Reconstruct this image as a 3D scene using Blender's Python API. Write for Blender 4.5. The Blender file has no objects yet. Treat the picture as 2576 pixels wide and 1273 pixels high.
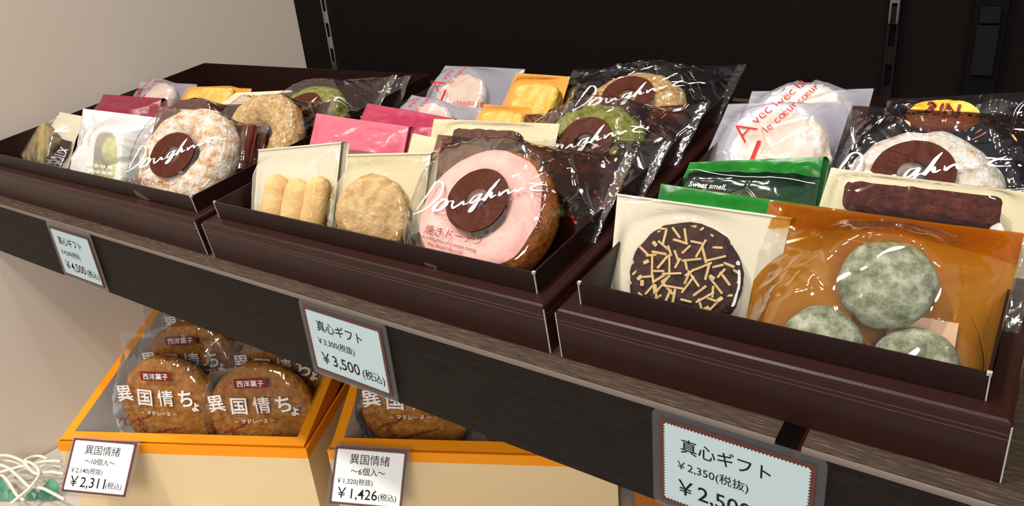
import bpy, bmesh, math, random
from mathutils import Vector, Matrix, noise
R_ = math.radians
random.seed(7)
sc = bpy.context.scene
COL = sc.collection

# ------------------------------------------------------------------ camera, world, lamps, exposure
TILT = 0.118104                       # the sloping display shelf
cam = bpy.data.cameras.new('camera'); camo = bpy.data.objects.new('camera', cam); COL.objects.link(camo)
cam.sensor_width = 36.0; cam.lens = 1922.734 / 2576 * 36
cam.shift_y = -6.5 / 2576; cam.clip_start = 0.01
camo.location = (0.417315, -0.228898, 0.181548)
camo.rotation_euler = (1.154928, 0.08815, 0.614979)
sc.camera = camo

w = bpy.data.worlds.new('world'); sc.world = w; w.use_nodes = True
w.node_tree.nodes['Background'].inputs[0].default_value = (0.80, 0.84, 0.92, 1)
w.node_tree.nodes['Background'].inputs[1].default_value = 0.26

def lamp(name, loc, power, size, col=(1, .93, .84), target=None, spread=180):
    l = bpy.data.lights.new(name, 'AREA'); l.shape = 'DISK'; l.size = size; l.energy = power; l.color = col
    l.spread = R_(spread)
    o = bpy.data.objects.new(name, l); COL.objects.link(o); o.location = loc
    t = Vector(target if target else (loc[0], loc[1], 0)) - Vector(loc)
    o.rotation_euler = t.to_track_quat('-Z', 'Y').to_euler()
    return o
lamp('ceiling_spot', (-0.06, -0.58, 1.25), 4.2, 0.09, target=(-0.08, 0.05, 0), spread=110)
lamp('ceiling_spot', (-0.12, -0.10, 1.25), 2.6, 0.08, target=(-0.08, 0.02, 0), spread=120)
lamp('ceiling_spot', (0.42, -0.45, 1.25), 1.2, 0.08, target=(0.30, 0.0, 0), spread=110)
lamp('ceiling_spot', (-0.05, 0.03, 1.30), 0.8, 0.07, target=(-0.1, 0.03, 0), spread=120)
lamp('added_front_fill', (1.05, -1.55, 1.00), 25.0, 0.90, target=(0.0, 0.05, -0.1))  # large soft fill added out of view at front right, no actual fixture
sc.view_settings.view_transform = 'Standard'; sc.view_settings.look = 'None'
sc.view_settings.exposure = 0.0; sc.view_settings.gamma = 1.0; sc.view_settings.use_curve_mapping = False
sc.cycles.transparent_max_bounces = 40; sc.cycles.max_bounces = 8
sc.cycles.caustics_reflective = False; sc.cycles.caustics_refractive = False

# ------------------------------------------------------------------ material helpers
def lin(c):
    return tuple((x/255/12.92 if x/255 <= .04045 else ((x/255+.055)/1.055)**2.4) for x in c) + (1,)
class NT:
    def __init__(s, name):
        s.m = bpy.data.materials.new(name); s.m.use_nodes = True; s.t = s.m.node_tree; s.t.nodes.clear()
        s.out = s.n('ShaderNodeOutputMaterial')
    def n(s, typ, **kw):
        x = s.t.nodes.new(typ)
        for k, v in kw.items():
            if k.startswith('i_'): x.inputs[k[2:].replace('_', ' ')].default_value = v
            else: setattr(x, k, v)
        return x
    def l(s, a, ao, b, bi): s.t.links.new(a.outputs[ao], b.inputs[bi])
    def coords(s, scale=(1, 1, 1)):
        tc = s.n('ShaderNodeTexCoord'); mp = s.n('ShaderNodeMapping'); mp.inputs['Scale'].default_value = scale
        s.l(tc, 'Object', mp, 'Vector'); return mp
    def noise(s, scale, detail=4, rough=.6, co=None):
        x = s.n('ShaderNodeTexNoise'); x.inputs['Scale'].default_value = scale
        x.inputs['Detail'].default_value = detail; x.inputs['Roughness'].default_value = rough
        s.l(co or s.coords(), 0, x, 'Vector'); return x
    def ramp(s, src, so, stops):
        r = s.n('ShaderNodeValToRGB'); e = r.color_ramp.elements
        while len(e) < len(stops): e.new(.5)
        for k, (p, c) in enumerate(stops): e[k].position = p; e[k].color = c
        s.l(src, so, r, 'Fac'); return r

def solid(name, col, rough=.5, spec=.5, var=None, bump=None, sss=0, stretch=(1, 1, 1), metal=0, coat=0):
    """col: 0-255 rgb; var=(scale, [(pos, rgb)...]); bump=(scale, distance)"""
    t = NT(name); b = t.n('ShaderNodeBsdfPrincipled'); t.l(b, 0, t.out, 0)
    b.inputs['Base Color'].default_value = lin(col); b.inputs['Roughness'].default_value = rough
    b.inputs['Specular IOR Level'].default_value = spec; b.inputs['Metallic'].default_value = metal
    b.inputs['Coat Weight'].default_value = coat
    if sss: b.inputs['Subsurface Weight'].default_value = sss; b.inputs['Subsurface Radius'].default_value = (.006, .003, .002); b.inputs['Subsurface Scale'].default_value = .5
    co = t.coords(stretch)
    if var:
        nz = t.noise(var[0], 6, .65, co); r = t.ramp(nz, 0, [(p, lin(c)) for p, c in var[1]]); t.l(r, 0, b, 'Base Color')
    if bump:
        nz = t.noise(bump[0], 5, .65, co); bp = t.n('ShaderNodeBump'); bp.inputs['Strength'].default_value = 1; bp.inputs['Distance'].default_value = bump[1]
        t.l(nz, 0, bp, 'Height'); t.l(bp, 0, b, 'Normal')
    return t.m

def film(name, tint=(1, 1, 1), gloss=1.0, milk=0.0, milkcol=(225, 228, 235), rough=.05, wr=(38, .0008), crease=42, window=None):
    """clear or tinted wrapping film: straight-through transmission plus a Fresnel reflection"""
    t = NT(name)
    tr = t.n('ShaderNodeBsdfTransparent'); tr.inputs[0].default_value = (*tint, 1)
    gl = t.n('ShaderNodeBsdfGlossy'); gl.inputs['Roughness'].default_value = rough; gl.inputs['Color'].default_value = (1, 1, 1, 1)
    ge = t.n('ShaderNodeNewGeometry'); dt = t.n('ShaderNodeVectorMath', operation='DOT_PRODUCT')
    t.l(ge, 'Incoming', dt, 0)
    co = t.coords(); nz = t.noise(wr[0], 1.5, .4, co)
    wn = t.noise(26, 2, .5, co); va = t.n('ShaderNodeVectorMath', operation='SCALE'); va.inputs['Scale'].default_value = .030; t.l(wn, 'Color', va, 0)
    vb = t.n('ShaderNodeVectorMath', operation='ADD'); t.l(co, 0, vb, 0); t.l(va, 0, vb, 1)
    vo = t.n('ShaderNodeTexVoronoi', feature='DISTANCE_TO_EDGE'); vo.inputs['Scale'].default_value = crease; t.l(vb, 0, vo, 'Vector')
    cr = t.n('ShaderNodeMapRange', interpolation_type='SMOOTHSTEP'); cr.inputs['From Max'].default_value = .09; t.l(vo, 'Distance', cr, 'Value')
    hs = t.n('ShaderNodeMath', operation='MULTIPLY_ADD'); hs.inputs[1].default_value = .22; t.l(cr, 0, hs, 0); t.l(nz, 0, hs, 2)
    bp = t.n('ShaderNodeBump'); bp.inputs['Distance'].default_value = wr[1]
    t.l(hs, 0, bp, 'Height'); t.l(bp, 0, gl, 'Normal'); t.l(bp, 0, dt, 1)
    # Schlick reflectance of a thin film, the same from either side
    ab = t.n('ShaderNodeMath', operation='ABSOLUTE'); t.l(dt, 'Value', ab, 0)
    om = t.n('ShaderNodeMath', operation='SUBTRACT', use_clamp=True); om.inputs[0].default_value = 1; t.l(ab, 0, om, 1)
    pw = t.n('ShaderNodeMath', operation='POWER'); pw.inputs[1].default_value = 5; t.l(om, 0, pw, 0)
    fr = t.n('ShaderNodeMath', operation='MULTIPLY_ADD'); fr.inputs[1].default_value = .93; fr.inputs[2].default_value = .055; t.l(pw, 0, fr, 0)
    mu = t.n('ShaderNodeMath', operation='MULTIPLY', use_clamp=True); mu.inputs[1].default_value = gloss; t.l(fr, 0, mu, 0)
    base = tr; bo = 0
    if milk:
        df = t.n('ShaderNodeBsdfDiffuse'); df.inputs[0].default_value = lin(milkcol)
        tl = t.n('ShaderNodeBsdfTranslucent'); tl.inputs[0].default_value = lin(milkcol)
        dm = t.n('ShaderNodeMixShader'); dm.inputs[0].default_value = .35; t.l(df, 0, dm, 1); t.l(tl, 0, dm, 2)
        mm = t.n('ShaderNodeMixShader'); mm.inputs[0].default_value = milk
        if window:                                    # printed white except for a clear window
            tc = t.n('ShaderNodeTexCoord'); sx = t.n('ShaderNodeSeparateXYZ'); t.l(tc, 'Object', sx, 0); acc = None
            for ax, c0, rr in (('X', window[0], window[2]), ('Y', window[1], window[3])):
                a = t.n('ShaderNodeMath', operation='SUBTRACT'); a.inputs[1].default_value = c0; t.l(sx, ax, a, 0)
                b = t.n('ShaderNodeMath', operation='DIVIDE'); b.inputs[1].default_value = rr; t.l(a, 0, b, 0)
                c = t.n('ShaderNodeMath', operation='ABSOLUTE'); t.l(b, 0, c, 0)
                d = t.n('ShaderNodeMath', operation='POWER'); d.inputs[1].default_value = 3; t.l(c, 0, d, 0)
                if acc: e = t.n('ShaderNodeMath', operation='ADD'); t.l(acc, 0, e, 0); t.l(d, 0, e, 1); acc = e
                else: acc = d
            mr = t.n('ShaderNodeMapRange'); mr.inputs['From Min'].default_value = .8; mr.inputs['From Max'].default_value = 1.1
            mr.inputs['To Min'].default_value = .10; mr.inputs['To Max'].default_value = milk; t.l(acc, 0, mr, 'Value'); t.l(mr, 0, mm, 0)
        t.l(tr, 0, mm, 1); t.l(dm, 0, mm, 2); base = mm
    mx = t.n('ShaderNodeMixShader'); t.l(mu, 0, mx, 0); t.l(base, bo, mx, 1); t.l(gl, 0, mx, 2); t.l(mx, 0, t.out, 0)
    return t.m

def wood(name, stops, scale=(3, 60, 120), rough=.45, bump=.0004, spec=.5):
    t = NT(name); b = t.n('ShaderNodeBsdfPrincipled'); t.l(b, 0, t.out, 0); b.inputs['Specular IOR Level'].default_value = spec; b.inputs['Roughness'].default_value = rough
    co = t.coords(scale); nz = t.noise(14, 6, .7, co); r = t.ramp(nz, 0, [(p, lin(c)) for p, c in stops]); t.l(r, 0, b, 'Base Color')
    bp = t.n('ShaderNodeBump'); bp.inputs['Distance'].default_value = bump; t.l(nz, 0, bp, 'Height'); t.l(bp, 0, b, 'Normal')
    return t.m

M = {}
M['wall'] = solid('wall_paint', (216, 204, 190), .85, .2, bump=(220, .00005))
M['panel'] = wood('dark_panel_wood', [(.3, (10, 6, 6)), (.7, (18, 11, 10))], (2, 8, 90), .65, .0001, .1)
M['shelf'] = wood('dark_shelf_wood', [(.32, (13, 9, 7)), (.52, (27, 20, 16)), (.7, (48, 38, 30))], (3, 60, 170), .55, .0002, .15)
M['shelf_top'] = wood('shelf_top_wood', [(.38, (46, 34, 26)), (.55, (74, 56, 43)), (.68, (128, 108, 90))], (7, 150, 150), .38, .0004)
M['edge'] = solid('pale_edge_band', (104, 92, 85), .45)
M['table'] = solid('table_laminate', (196, 190, 182), .5)
M['chrome'] = solid('chrome', (190, 188, 186), .25, metal=1)
M['slot_dark'] = solid('dark_slot', (7, 6, 6), .8, .1)
M['upright_dark'] = solid('dark_upright_metal', (34, 32, 32), .35, metal=.6)
M['paper_edge'] = solid('white_board_edge', (178, 174, 172), .7)
# gift box board: brown with two fine lines round the side
def box_board():
    t = NT('brown_gift_board'); b = t.n('ShaderNodeBsdfPrincipled'); t.l(b, 0, t.out, 0)
    b.inputs['Roughness'].default_value = .36; b.inputs['Specular IOR Level'].default_value = .38
    tc = t.n('ShaderNodeTexCoord'); sx = t.n('ShaderNodeSeparateXYZ'); t.l(tc, 'Object', sx, 0)
    prev = None
    for z in (.0204, .0184):
        s1 = t.n('ShaderNodeMath', operation='SUBTRACT'); s1.inputs[1].default_value = z; t.l(sx, 'Z', s1, 0)
        s2 = t.n('ShaderNodeMath', operation='ABSOLUTE'); t.l(s1, 0, s2, 0)
        s3 = t.n('ShaderNodeMath', operation='LESS_THAN'); s3.inputs[1].default_value = .00016; t.l(s2, 0, s3, 0)
        if prev:
            a = t.n('ShaderNodeMath', operation='MAXIMUM'); t.l(prev, 0, a, 0); t.l(s3, 0, a, 1); prev = a
        else: prev = s3
    mx = t.n('ShaderNodeMix', data_type='RGBA'); mx.inputs[6].default_value = lin((45, 21, 17)); mx.inputs[7].default_value = lin((112, 66, 56))
    t.l(prev, 0, mx, 0); t.l(mx, 2, b, 'Base Color')
    nz = t.noise(900, 3); bp = t.n('ShaderNodeBump'); bp.inputs['Distance'].default_value = .00005; t.l(nz, 0, bp, 'Height'); t.l(bp, 0, b, 'Normal')
    return t.m
M['board'] = box_board()
M['tray'] = solid('brown_tray_board', (36, 17, 14), .42, .35, bump=(900, .00005))
# films
M['clear'] = film('clear_film', (.97, .97, .97), 1.7, rough=.055)
M['clear_soft'] = film('clear_film_flat', (.98, .98, .98), 1.2, rough=.07, wr=(30, .0005))
M['brown_film'] = film('brown_tinted_film', (.26, .09, .04), 1.3, milk=.25, milkcol=(44, 20, 12), rough=.06)
M['frost'] = film('frosted_film', (.95, .95, 1), .7, milk=.24, milkcol=(206, 206, 214), rough=.22, wr=(30, .0005))
M['frost_back'] = film('frosted_film_back', (.95, .95, 1), .5, milk=.8, milkcol=(184, 184, 194), rough=.25, wr=(30, .0005))
M['amber'] = film('amber_film', (.92, .62, .22), 1.2, milk=.10, milkcol=(206, 136, 40), rough=.07)
M['amber_back'] = film('amber_film_back', (.9, .55, .10), .8, milk=.85, milkcol=(206, 136, 26), rough=.1)
M['milkwhite'] = film('white_film', (1, 1, 1), 1.6, milk=.68, milkcol=(250, 250, 252), rough=.12)
M['smoke'] = film('smoky_window_film', (.55, .58, .58), 1.0, milk=.25, milkcol=(60, 70, 70), rough=.12)
M['pinkclear'] = film('pale_pink_window_film', (.97, .92, .93), 1.0, milk=.3, milkcol=(222, 180, 186), rough=.12)
M['laminate'] = film('laminate_film', (.95, .95, .95), 1.0, milk=.12, milkcol=(170, 168, 170), rough=.1, wr=(40, .00003))
M['seam'] = film('crimped_film', (.75, .68, .62), 2.0, milk=.12, milkcol=(150, 140, 136), rough=.12, wr=(300, .0004))
# papers, cards, ink
M['cream'] = solid('cream_wrapper', (220, 212, 190), .35, .4)
M['cream2'] = solid('ivory_wrapper', (220, 209, 170), .35, .4)
M['pink'] = solid('pink_wrapper', (204, 96, 116), .32, .5)
M['deeppink'] = solid('deep_pink_wrapper', (168, 50, 80), .36, .5)
M['maroon'] = solid('maroon_wrapper', (124, 26, 50), .34, .5)
M['green'] = solid('green_wrapper', (30, 118, 40), .3, .5, var=(26, [(.3, (16, 84, 30)), (.7, (44, 142, 50))]))
M['orange_wrap'] = solid('orange_wrapper', (238, 150, 26), .4, .4)
M['orange_board'] = solid('orange_board', (250, 154, 14), .6, .3, bump=(900, .00006))
M['cream_board'] = solid('cream_board', (232, 206, 160), .42, .4)
M['white_board'] = solid('white_board', (250, 249, 250), .6)
M['brownbox'] = solid('tan_brown_board', (172, 100, 34), .55)
M['white_ink'] = solid('white_ink', (240, 240, 240), .5)
M['red_ink'] = solid('red_ink', (196, 20, 14), .5, .2)
M['maroon_ink'] = solid('maroon_ink', (120, 24, 26), .5)
M['brown_ink'] = solid('brown_ink', (72, 27, 10), .5, .15)
M['black_ink'] = solid('black_ink', (20, 22, 28), .6, .2)
M['grey_ink'] = solid('grey_ink', (120, 112, 98), .5)
M['card_white'] = solid('card_paper', (184, 204, 210), .5)
M['card_white2'] = solid('card_paper_white', (250, 252, 252), .5)
M['card_brown'] = solid('card_brown_print', (90, 46, 38), .5)
M['yellow_sticker'] = solid('yellow_sticker', (250, 196, 40), .4, var=(30, [(.3, (255, 226, 100)), (.7, (246, 170, 20))]))
M['white_label'] = solid('silica_sachet', (200, 214, 216), .5)
M['tealabel'] = solid('dark_green_label', (86, 100, 84), .5)
M['chocolabel'] = solid('dark_brown_label', (78, 58, 58), .5)
# bakes
M['biscuit'] = solid('golden_biscuit', (226, 180, 112), .75, .2, var=(60, [(.3, (214, 166, 100)), (.55, (236, 198, 136)), (.75, (246, 216, 162))]), bump=(420, .0007), sss=.1)
M['crumb'] = solid('crumbly_cookie', (208, 170, 118), .8, .2, var=(150, [(.3, (176, 132, 80)), (.5, (212, 176, 122)), (.75, (230, 202, 156))]), bump=(330, .0016), sss=.1)
M['choco'] = solid('chocolate_cookie', (70, 44, 38), .75, .2, var=(200, [(.3, (46, 26, 22)), (.7, (86, 58, 50))]), bump=(420, .0022))
M['almond'] = solid('almond', (218, 190, 128), .6, .3, var=(200, [(.3, (186, 146, 82)), (.7, (234, 212, 156))]))
M['pinkglaze'] = solid('pink_glaze', (236, 178, 170), .5, .3, var=(45, [(.3, (230, 164, 158)), (.7, (242, 192, 182))]), bump=(90, .0006), sss=.25)
M['cake'] = solid('brown_doughnut', (176, 96, 36), .75, .2, var=(120, [(.3, (126, 58, 20)), (.55, (176, 98, 36)), (.75, (206, 136, 64))]), bump=(380, .0026))
M['sugar'] = solid('sugared_doughnut', (224, 180, 112), .7, .35, var=(330, [(.32, (188, 126, 56)), (.5, (222, 178, 110)), (.68, (248, 232, 204))]), bump=(420, .0030))
M['sugarwhite'] = solid('white_sugared_doughnut', (236, 214, 190), .7, .35, var=(170, [(.33, (196, 128, 66)), (.46, (232, 200, 164)), (.6, (252, 246, 238))]), bump=(420, .0026))
M['snow'] = solid('snow_sugared_doughnut', (240, 230, 214), .7, .3, var=(210, [(.3, (206, 160, 92)), (.42, (238, 222, 196)), (.56, (252, 250, 248))]), bump=(260, .0030))
M['matcha'] = solid('matcha_doughnut', (140, 142, 56), .75, .25, var=(260, [(.32, (92, 98, 24)), (.5, (136, 140, 54)), (.7, (170, 170, 88))]), bump=(420, .0028))
M['greenball'] = solid('green_tea_ball', (160, 166, 140), .8, .2, var=(190, [(.34, (98, 106, 78)), (.5, (150, 156, 128)), (.66, (196, 200, 178))]), bump=(300, .0009))
M['paleball'] = solid('pale_tea_ball', (206, 200, 150), .8, .2, var=(150, [(.3, (176, 168, 112)), (.7, (222, 218, 176))]), bump=(300, .0008))
M['whitecookie'] = solid('white_powdered_cookie', (232, 208, 178), .8, .2, var=(60, [(.34, (222, 190, 154)), (.56, (232, 208, 178)), (.64, (255, 253, 250))]), bump=(260, .0016), sss=.1)
M['yellowcake'] = solid('yellow_sponge', (238, 200, 96), .8, .2, var=(140, [(.3, (228, 164, 40)), (.55, (240, 204, 104)), (.75, (246, 224, 150))]), bump=(330, .0022), sss=.1)
M['bar'] = solid('brown_cake_bar', (98, 46, 36), .8, .15, var=(260, [(.3, (58, 24, 18)), (.55, (98, 46, 36)), (.75, (132, 72, 54))]), bump=(380, .003))
M['marble'] = solid('marbled_cake', (150, 130, 90), .75, .2, var=(70, [(.38, (70, 60, 52)), (.5, (118, 104, 78)), (.62, (170, 146, 90))]), stretch=(1.6, .5, 1))
M['madeleine'] = solid('madeleine', (196, 132, 56), .78, .2, var=(170, [(.28, (150, 84, 28)), (.52, (194, 128, 52)), (.74, (220, 166, 88))]), bump=(300, .0024), sss=.1)
M['leaf'] = solid('ivy_leaf', (56, 136, 104), .35, .5, var=(60, [(.3, (36, 104, 76)), (.7, (110, 176, 146))]))
M['cord'] = solid('white_cord', (238, 232, 220), .45)
M['stem'] = solid('ivy_stem', (84, 100, 60), .6)

# ------------------------------------------------------------------ object helpers
def link(name, me, mat, parent=None, smooth=True):
    o = bpy.data.objects.new(name, me); COL.objects.link(o)
    if mat: me.materials.append(mat)
    if smooth: me.polygons.foreach_set('use_smooth', [True] * len(me.polygons))
    if parent: o.parent = parent
    return o
def mesh(name, vs, fs, mat, parent=None, smooth=True):
    me = bpy.data.meshes.new(name); me.from_pydata([tuple(v) for v in vs], [], fs); me.update()
    return link(name, me, mat, parent, smooth)
GROUPS = {'gift box': 'brown gift boxes on the dark shelf', 'price card': 'stamp edged price cards', 'packet of doughnut': 'wrapped doughnuts in the gift boxes',
  'packet of cookies': 'wrapped cookies in the gift boxes', 'packet of cake': 'wrapped cakes in the gift boxes', 'packet': 'coloured wrapped sweets in the gift boxes',
  'packet of sweets': 'wrapped tea balls in the gift boxes', 'packet of madeleine': 'wrapped madeleines in the orange boxes', 'shelf': 'dark shelf boards', 'shelf upright': 'slotted uprights on the panel', 'leaf': 'ivy leaves', 'box': 'boxes on the table'}
def tag(o, label, cat, group=None):
    o['label'] = label; o['category'] = cat; group = group or GROUPS.get(cat)
    if group: o['group'] = group
    return o
def thing(name, label, cat, mtx, group=None):
    o = bpy.data.objects.new(name, None); COL.objects.link(o); o.empty_display_size = .01
    o.matrix_world = mtx; return tag(o, label, cat, group)
def fixn(o):
    b = bmesh.new(); b.from_mesh(o.data); bmesh.ops.remove_doubles(b, verts=b.verts[:], dist=1e-6); bmesh.ops.recalc_face_normals(b, faces=b.faces[:]); b.to_mesh(o.data); b.free(); return o
def bm_obj(name, bm, mat, parent=None, smooth=False):
    me = bpy.data.meshes.new(name); bm.normal_update(); bm.to_mesh(me); bm.free(); return link(name, me, mat, parent, smooth)
def bbox(bm, x0, x1, y0, y1, z0, z1):
    v = [bm.verts.new(p) for p in [(x0,y0,z0),(x1,y0,z0),(x1,y1,z0),(x0,y1,z0),(x0,y0,z1),(x1,y0,z1),(x1,y1,z1),(x0,y1,z1)]]
    for f in [(3,2,1,0),(4,5,6,7),(0,1,5,4),(1,2,6,5),(2,3,7,6),(3,0,4,7)]: bm.faces.new([v[i] for i in f])
def box(name, x0, x1, y0, y1, z0, z1, mat, parent=None, bev=0):
    bm = bmesh.new(); bbox(bm, x0, x1, y0, y1, z0, z1)
    if bev: bmesh.ops.bevel(bm, geom=bm.edges[:], offset=bev, segments=2, affect='EDGES', profile=.5)
    return bm_obj(name, bm, mat, parent)
def struct(o): o['kind'] = 'structure'; return o
SH = Matrix.Rotation(TILT, 4, 'X')                       # frame of the sloping shelf top

# ------------------------------------------------------------------ the setting
struct(box('wall_left', -.40, -.347, -1.6, .45, -.75, 1.5, M['wall']))
struct(box('wall_back', -.347, 1.3, .392, .44, -.75, 1.5, M['panel']))

tb = box('display_table', -.345, 1.2, -.22, .39, -.30, -.265, M['table'], bev=.002)
tag(tb, 'pale table top under the orange boxes of madeleines', 'table')

def shelf(name, x0, x1, label):
    r = thing(name, label, 'shelf', Matrix.Translation((x0, 0, 0)))
    L = x1 - x0; t = math.tan(TILT); b = .0014
    prof = [(b*.2, -b), (0, -b*1.5), (0, -.0488), (.018, -.0488), (.018, -.030 + .018*t), (.33, -.030 + .33*t), (.33, .33*t - .0002), (b*1.2, b*1.2*t - .0002)]
    vs = [(x, y, z) for x in (0, L) for y, z in prof]; n = len(prof)
    fs = [tuple(reversed(range(n))), tuple(range(n, 2*n))] + [(i, (i+1) % n, n+(i+1) % n, n+i) for i in range(n)]
    o = mesh('board', vs, fs, M['shelf'], r, False)
    top = [(0, .0012, .0012*t), (L, .0012, .0012*t), (L, .33, .33*t), (0, .33, .33*t)]
    up = [(a, y, z+.0002) for a, y, z in top]
    mesh('top_veneer', top + up, [(3,2,1,0),(4,5,6,7),(0,1,5,4),(1,2,6,5),(2,3,7,6),(3,0,4,7)], M['shelf_top'], r, False)
    e = [(0, -.0003, -.0019), (L, -.0003, -.0019), (L, -.0001, -.0006), (0, -.0001, -.0006), (0, .0007, .0004), (L, .0007, .0004)]
    mesh('edge_band', e, [(0,1,2,3),(3,2,5,4)], M['edge'], r, True)
    return r
shelf('shelf_board', -.3455, .3525, 'long dark wood shelf board carrying the two gift boxes nearest the pale wall')
shelf('shelf_board', .3618, 1.1, 'dark wood shelf board right of the narrow gap under the smallest gift box')

def upright(name, x, w, label, mat, mat2, chrome_from=None):
    r = thing(name, label, 'shelf upright', Matrix.Translation((x, .388, 0)))
    bm = bmesh.new(); bbox(bm, -w/2, -w/2+w*.22, -.004, .004, -.2, .6); bbox(bm, w/2-w*.22, w/2, -.004, .004, -.2, .6)
    pitch = .0285; z = -.2
    while z < .6:
        bbox(bm, -w*.28, w*.28, -.0036, .004, z, z+pitch*.45); z += pitch
    bm_obj('rail', bm, mat, r)
    box('slot_backing', -w*.28, w*.28, .0, .0038, -.2, .6, M['slot_dark'], r)
    return r
upright('slotted_upright', -.287, .0085, 'silver slotted upright on the dark panel next to the pale wall', M['chrome'], None)
u2 = upright('slotted_upright', .308, .0075, 'dark slotted upright on the panel behind the frosted packets', M['upright_dark'], None)
bm = bmesh.new(); bbox(bm, -.0032, -.0018, -.006, -.0042, .086, .2); bbox(bm, .0018, .0032, -.006, -.0042, .086, .2); bbox(bm, -.0018, .0018, -.006, -.0042, .1, .2)
bm_obj('chrome_bracket', bm, M['chrome'], u2)
r = thing('bracket_post', 'wide black post with a grey cover against the panel at far right', 'post', Matrix.Translation((.367, .386, 0)))
box('post', -.010, .010, -.004, .004, -.2, .6, M['slot_dark'], r, .0005)
box('cover', -.0066, .0066, -.0065, -.004, .052, .085, solid('grey_cover', (12, 12, 13), .7, .15), r, .0004)
box('cap', -.006, .006, -.0065, -.004, .0865, .097, solid('grey_cap', (13, 13, 14), .7, .15), r, .0004)

# ------------------------------------------------------------------ gift boxes
H, LEDGE, RISE, YB = .02533, .00815, .0106, .01048
def gift_box(name, x0, x1, D, label):
    W = x1 - x0
    r = thing(name, label, 'gift box', SH @ Matrix.Translation((x0, YB, .0003)))
    bm = bmesh.new(); m = LEDGE; Dt = D + 2*m
    def ring(x0, x1, y0, y1, z): return [bm.verts.new(p) for p in ((x0,y0,z),(x1,y0,z),(x1,y1,z),(x0,y1,z))]
    rb = .0016
    rings = [ring(0, W, 0, Dt, 0), ring(0, W, 0, Dt, H-rb), ring(.0005, W-.0005, .0005, Dt-.0005, H-rb*.3), ring(rb, W-rb, rb, Dt-rb, H), ring(m-.0004, W-m+.0004, m-.0004, Dt-m+.0004, H), ring(m-.0004, W-m+.0004, m-.0004, Dt-m+.0004, .001)]
    for a, b in zip(rings, rings[1:]):
        for i in range(4): bm.faces.new((a[i], a[(i+1) % 4], b[(i+1) % 4], b[i]))
    bm.faces.new(list(reversed(rings[0]))); bm.faces.new(rings[-1])
    bm_obj('outer_frame', bm, M['board'], r)
    bm = bmesh.new(); t = .0009; Z = H + RISE
    ro = [ring(m, W-m, m, Dt-m, .0012), ring(m, W-m, m, Dt-m, Z), ring(m+t, W-m-t, m+t, Dt-m-t, Z), ring(m+t, W-m-t, m+t, Dt-m-t, .0022)]
    for a, b in zip(ro, ro[1:]):
        for i in range(4): bm.faces.new((a[i], a[(i+1) % 4], b[(i+1) % 4], b[i]))
    bm.faces.new(list(reversed(ro[0]))); bm.faces.new(ro[-1])
    bm_obj('tray', bm, M['tray'], r)
    # pale cut edges of the board at the front corners
    e = .0004
    for x in (m, W-m): box('cut_edge', x-e*.6, x+e*.6, m-e, m+e*.4, H, Z+.0003, M['paper_edge'], r)
    for x in (m, W-m): box('cut_corner', x-.0011 if x > W/2 else x-.0004, x+.0004 if x > W/2 else x+.0011, m-e, m+.001, Z-.0006, Z+.0005, M['paper_edge'], r)
    for x in (0, W): box('cut_edge', x-e*.6, x+e*.6, -e*.6, e*.6, .0004, H-rb, M['paper_edge'], r)
    return r
gift_box('gift_box', -.3385, -.0072, .2334, 'widest brown gift box, nearest the pale wall, full of wrapped sweets')
gift_box('gift_box', .0004, .2500, .2357, 'square brown gift box in the middle, with the pink glazed doughnut at its front')
gift_box('gift_box', .2560, .4207, .2345, 'smallest brown gift box at right, with the chocolate almond cookie at its front')

# ------------------------------------------------------------------ text and strokes
def text_data(body, size, off=0.0, align='CENTER', shear=0.0, spacing=1.0):
    cu = bpy.data.curves.new('t', 'FONT'); cu.body = body; cu.size = size; cu.offset = off * size; cu.shear = shear
    cu.align_x = align; cu.align_y = 'CENTER'; cu.space_character = spacing; cu.resolution_u = 3
    o = bpy.data.objects.new('t', cu); COL.objects.link(o)
    me = bpy.data.meshes.new_from_object(o.evaluated_get(bpy.context.evaluated_depsgraph_get()))
    vs = [v.co.copy() for v in me.vertices]; fs = [tuple(p.vertices) for p in me.polygons]
    bpy.data.objects.remove(o); bpy.data.curves.remove(cu); bpy.data.meshes.remove(me)
    return vs, fs
def text_fit(body, width, **kw):
    """text scaled so that it is `width` wide; centred at 0,0"""
    vs, fs = text_data(body, 1.0, **kw)
    if not vs: return vs, fs
    x0 = min(v.x for v in vs); x1 = max(v.x for v in vs); y0 = min(v.y for v in vs); y1 = max(v.y for v in vs)
    s = width / (x1 - x0)
    return [Vector(((v.x-(x0+x1)/2)*s, (v.y-(y0+y1)/2)*s, 0)) for v in vs], fs
def smooth_line(pts, n=7):
    P = [Vector((p[0], p[1])) for p in pts]; P = [P[0]*2-P[1]] + P + [P[-1]*2-P[-2]]; out = []
    for i in range(1, len(P)-2):
        for k in range(n):
            t = k/n; a, b, c, d = P[i-1:i+3]
            out.append(.5*((2*b)+(c-a)*t+(2*a-5*b+4*c-d)*t*t+(3*b-a-3*c+d)*t**3))
    out.append(P[-2]); return out
def stroke(pts, w, taper=.35):
    L = smooth_line(pts); vs, fs = [], []; N = len(L)
    for i, p in enumerate(L):
        d = (L[min(i+1, N-1)] - L[max(i-1, 0)]); d = d.normalized() if d.length > 0 else Vector((1, 0))
        ang = abs(d.y); ww = w*(.55+.6*ang) * (taper + (1-taper)*min(1, min(i, N-1-i)/(.15*N+1)))
        n = Vector((-d.y, d.x)) * ww/2
        vs += [Vector((*(p+n), 0)), Vector((*(p-n), 0))]
        if i: k = 2*i; fs.append((k-2, k-1, k+1, k))
    return vs, fs
def merge(parts):
    V, F = [], []
    for vs, fs in parts:
        o = len(V); V += vs; F += [tuple(i+o for i in f) for f in fs]
    return V, F
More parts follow.
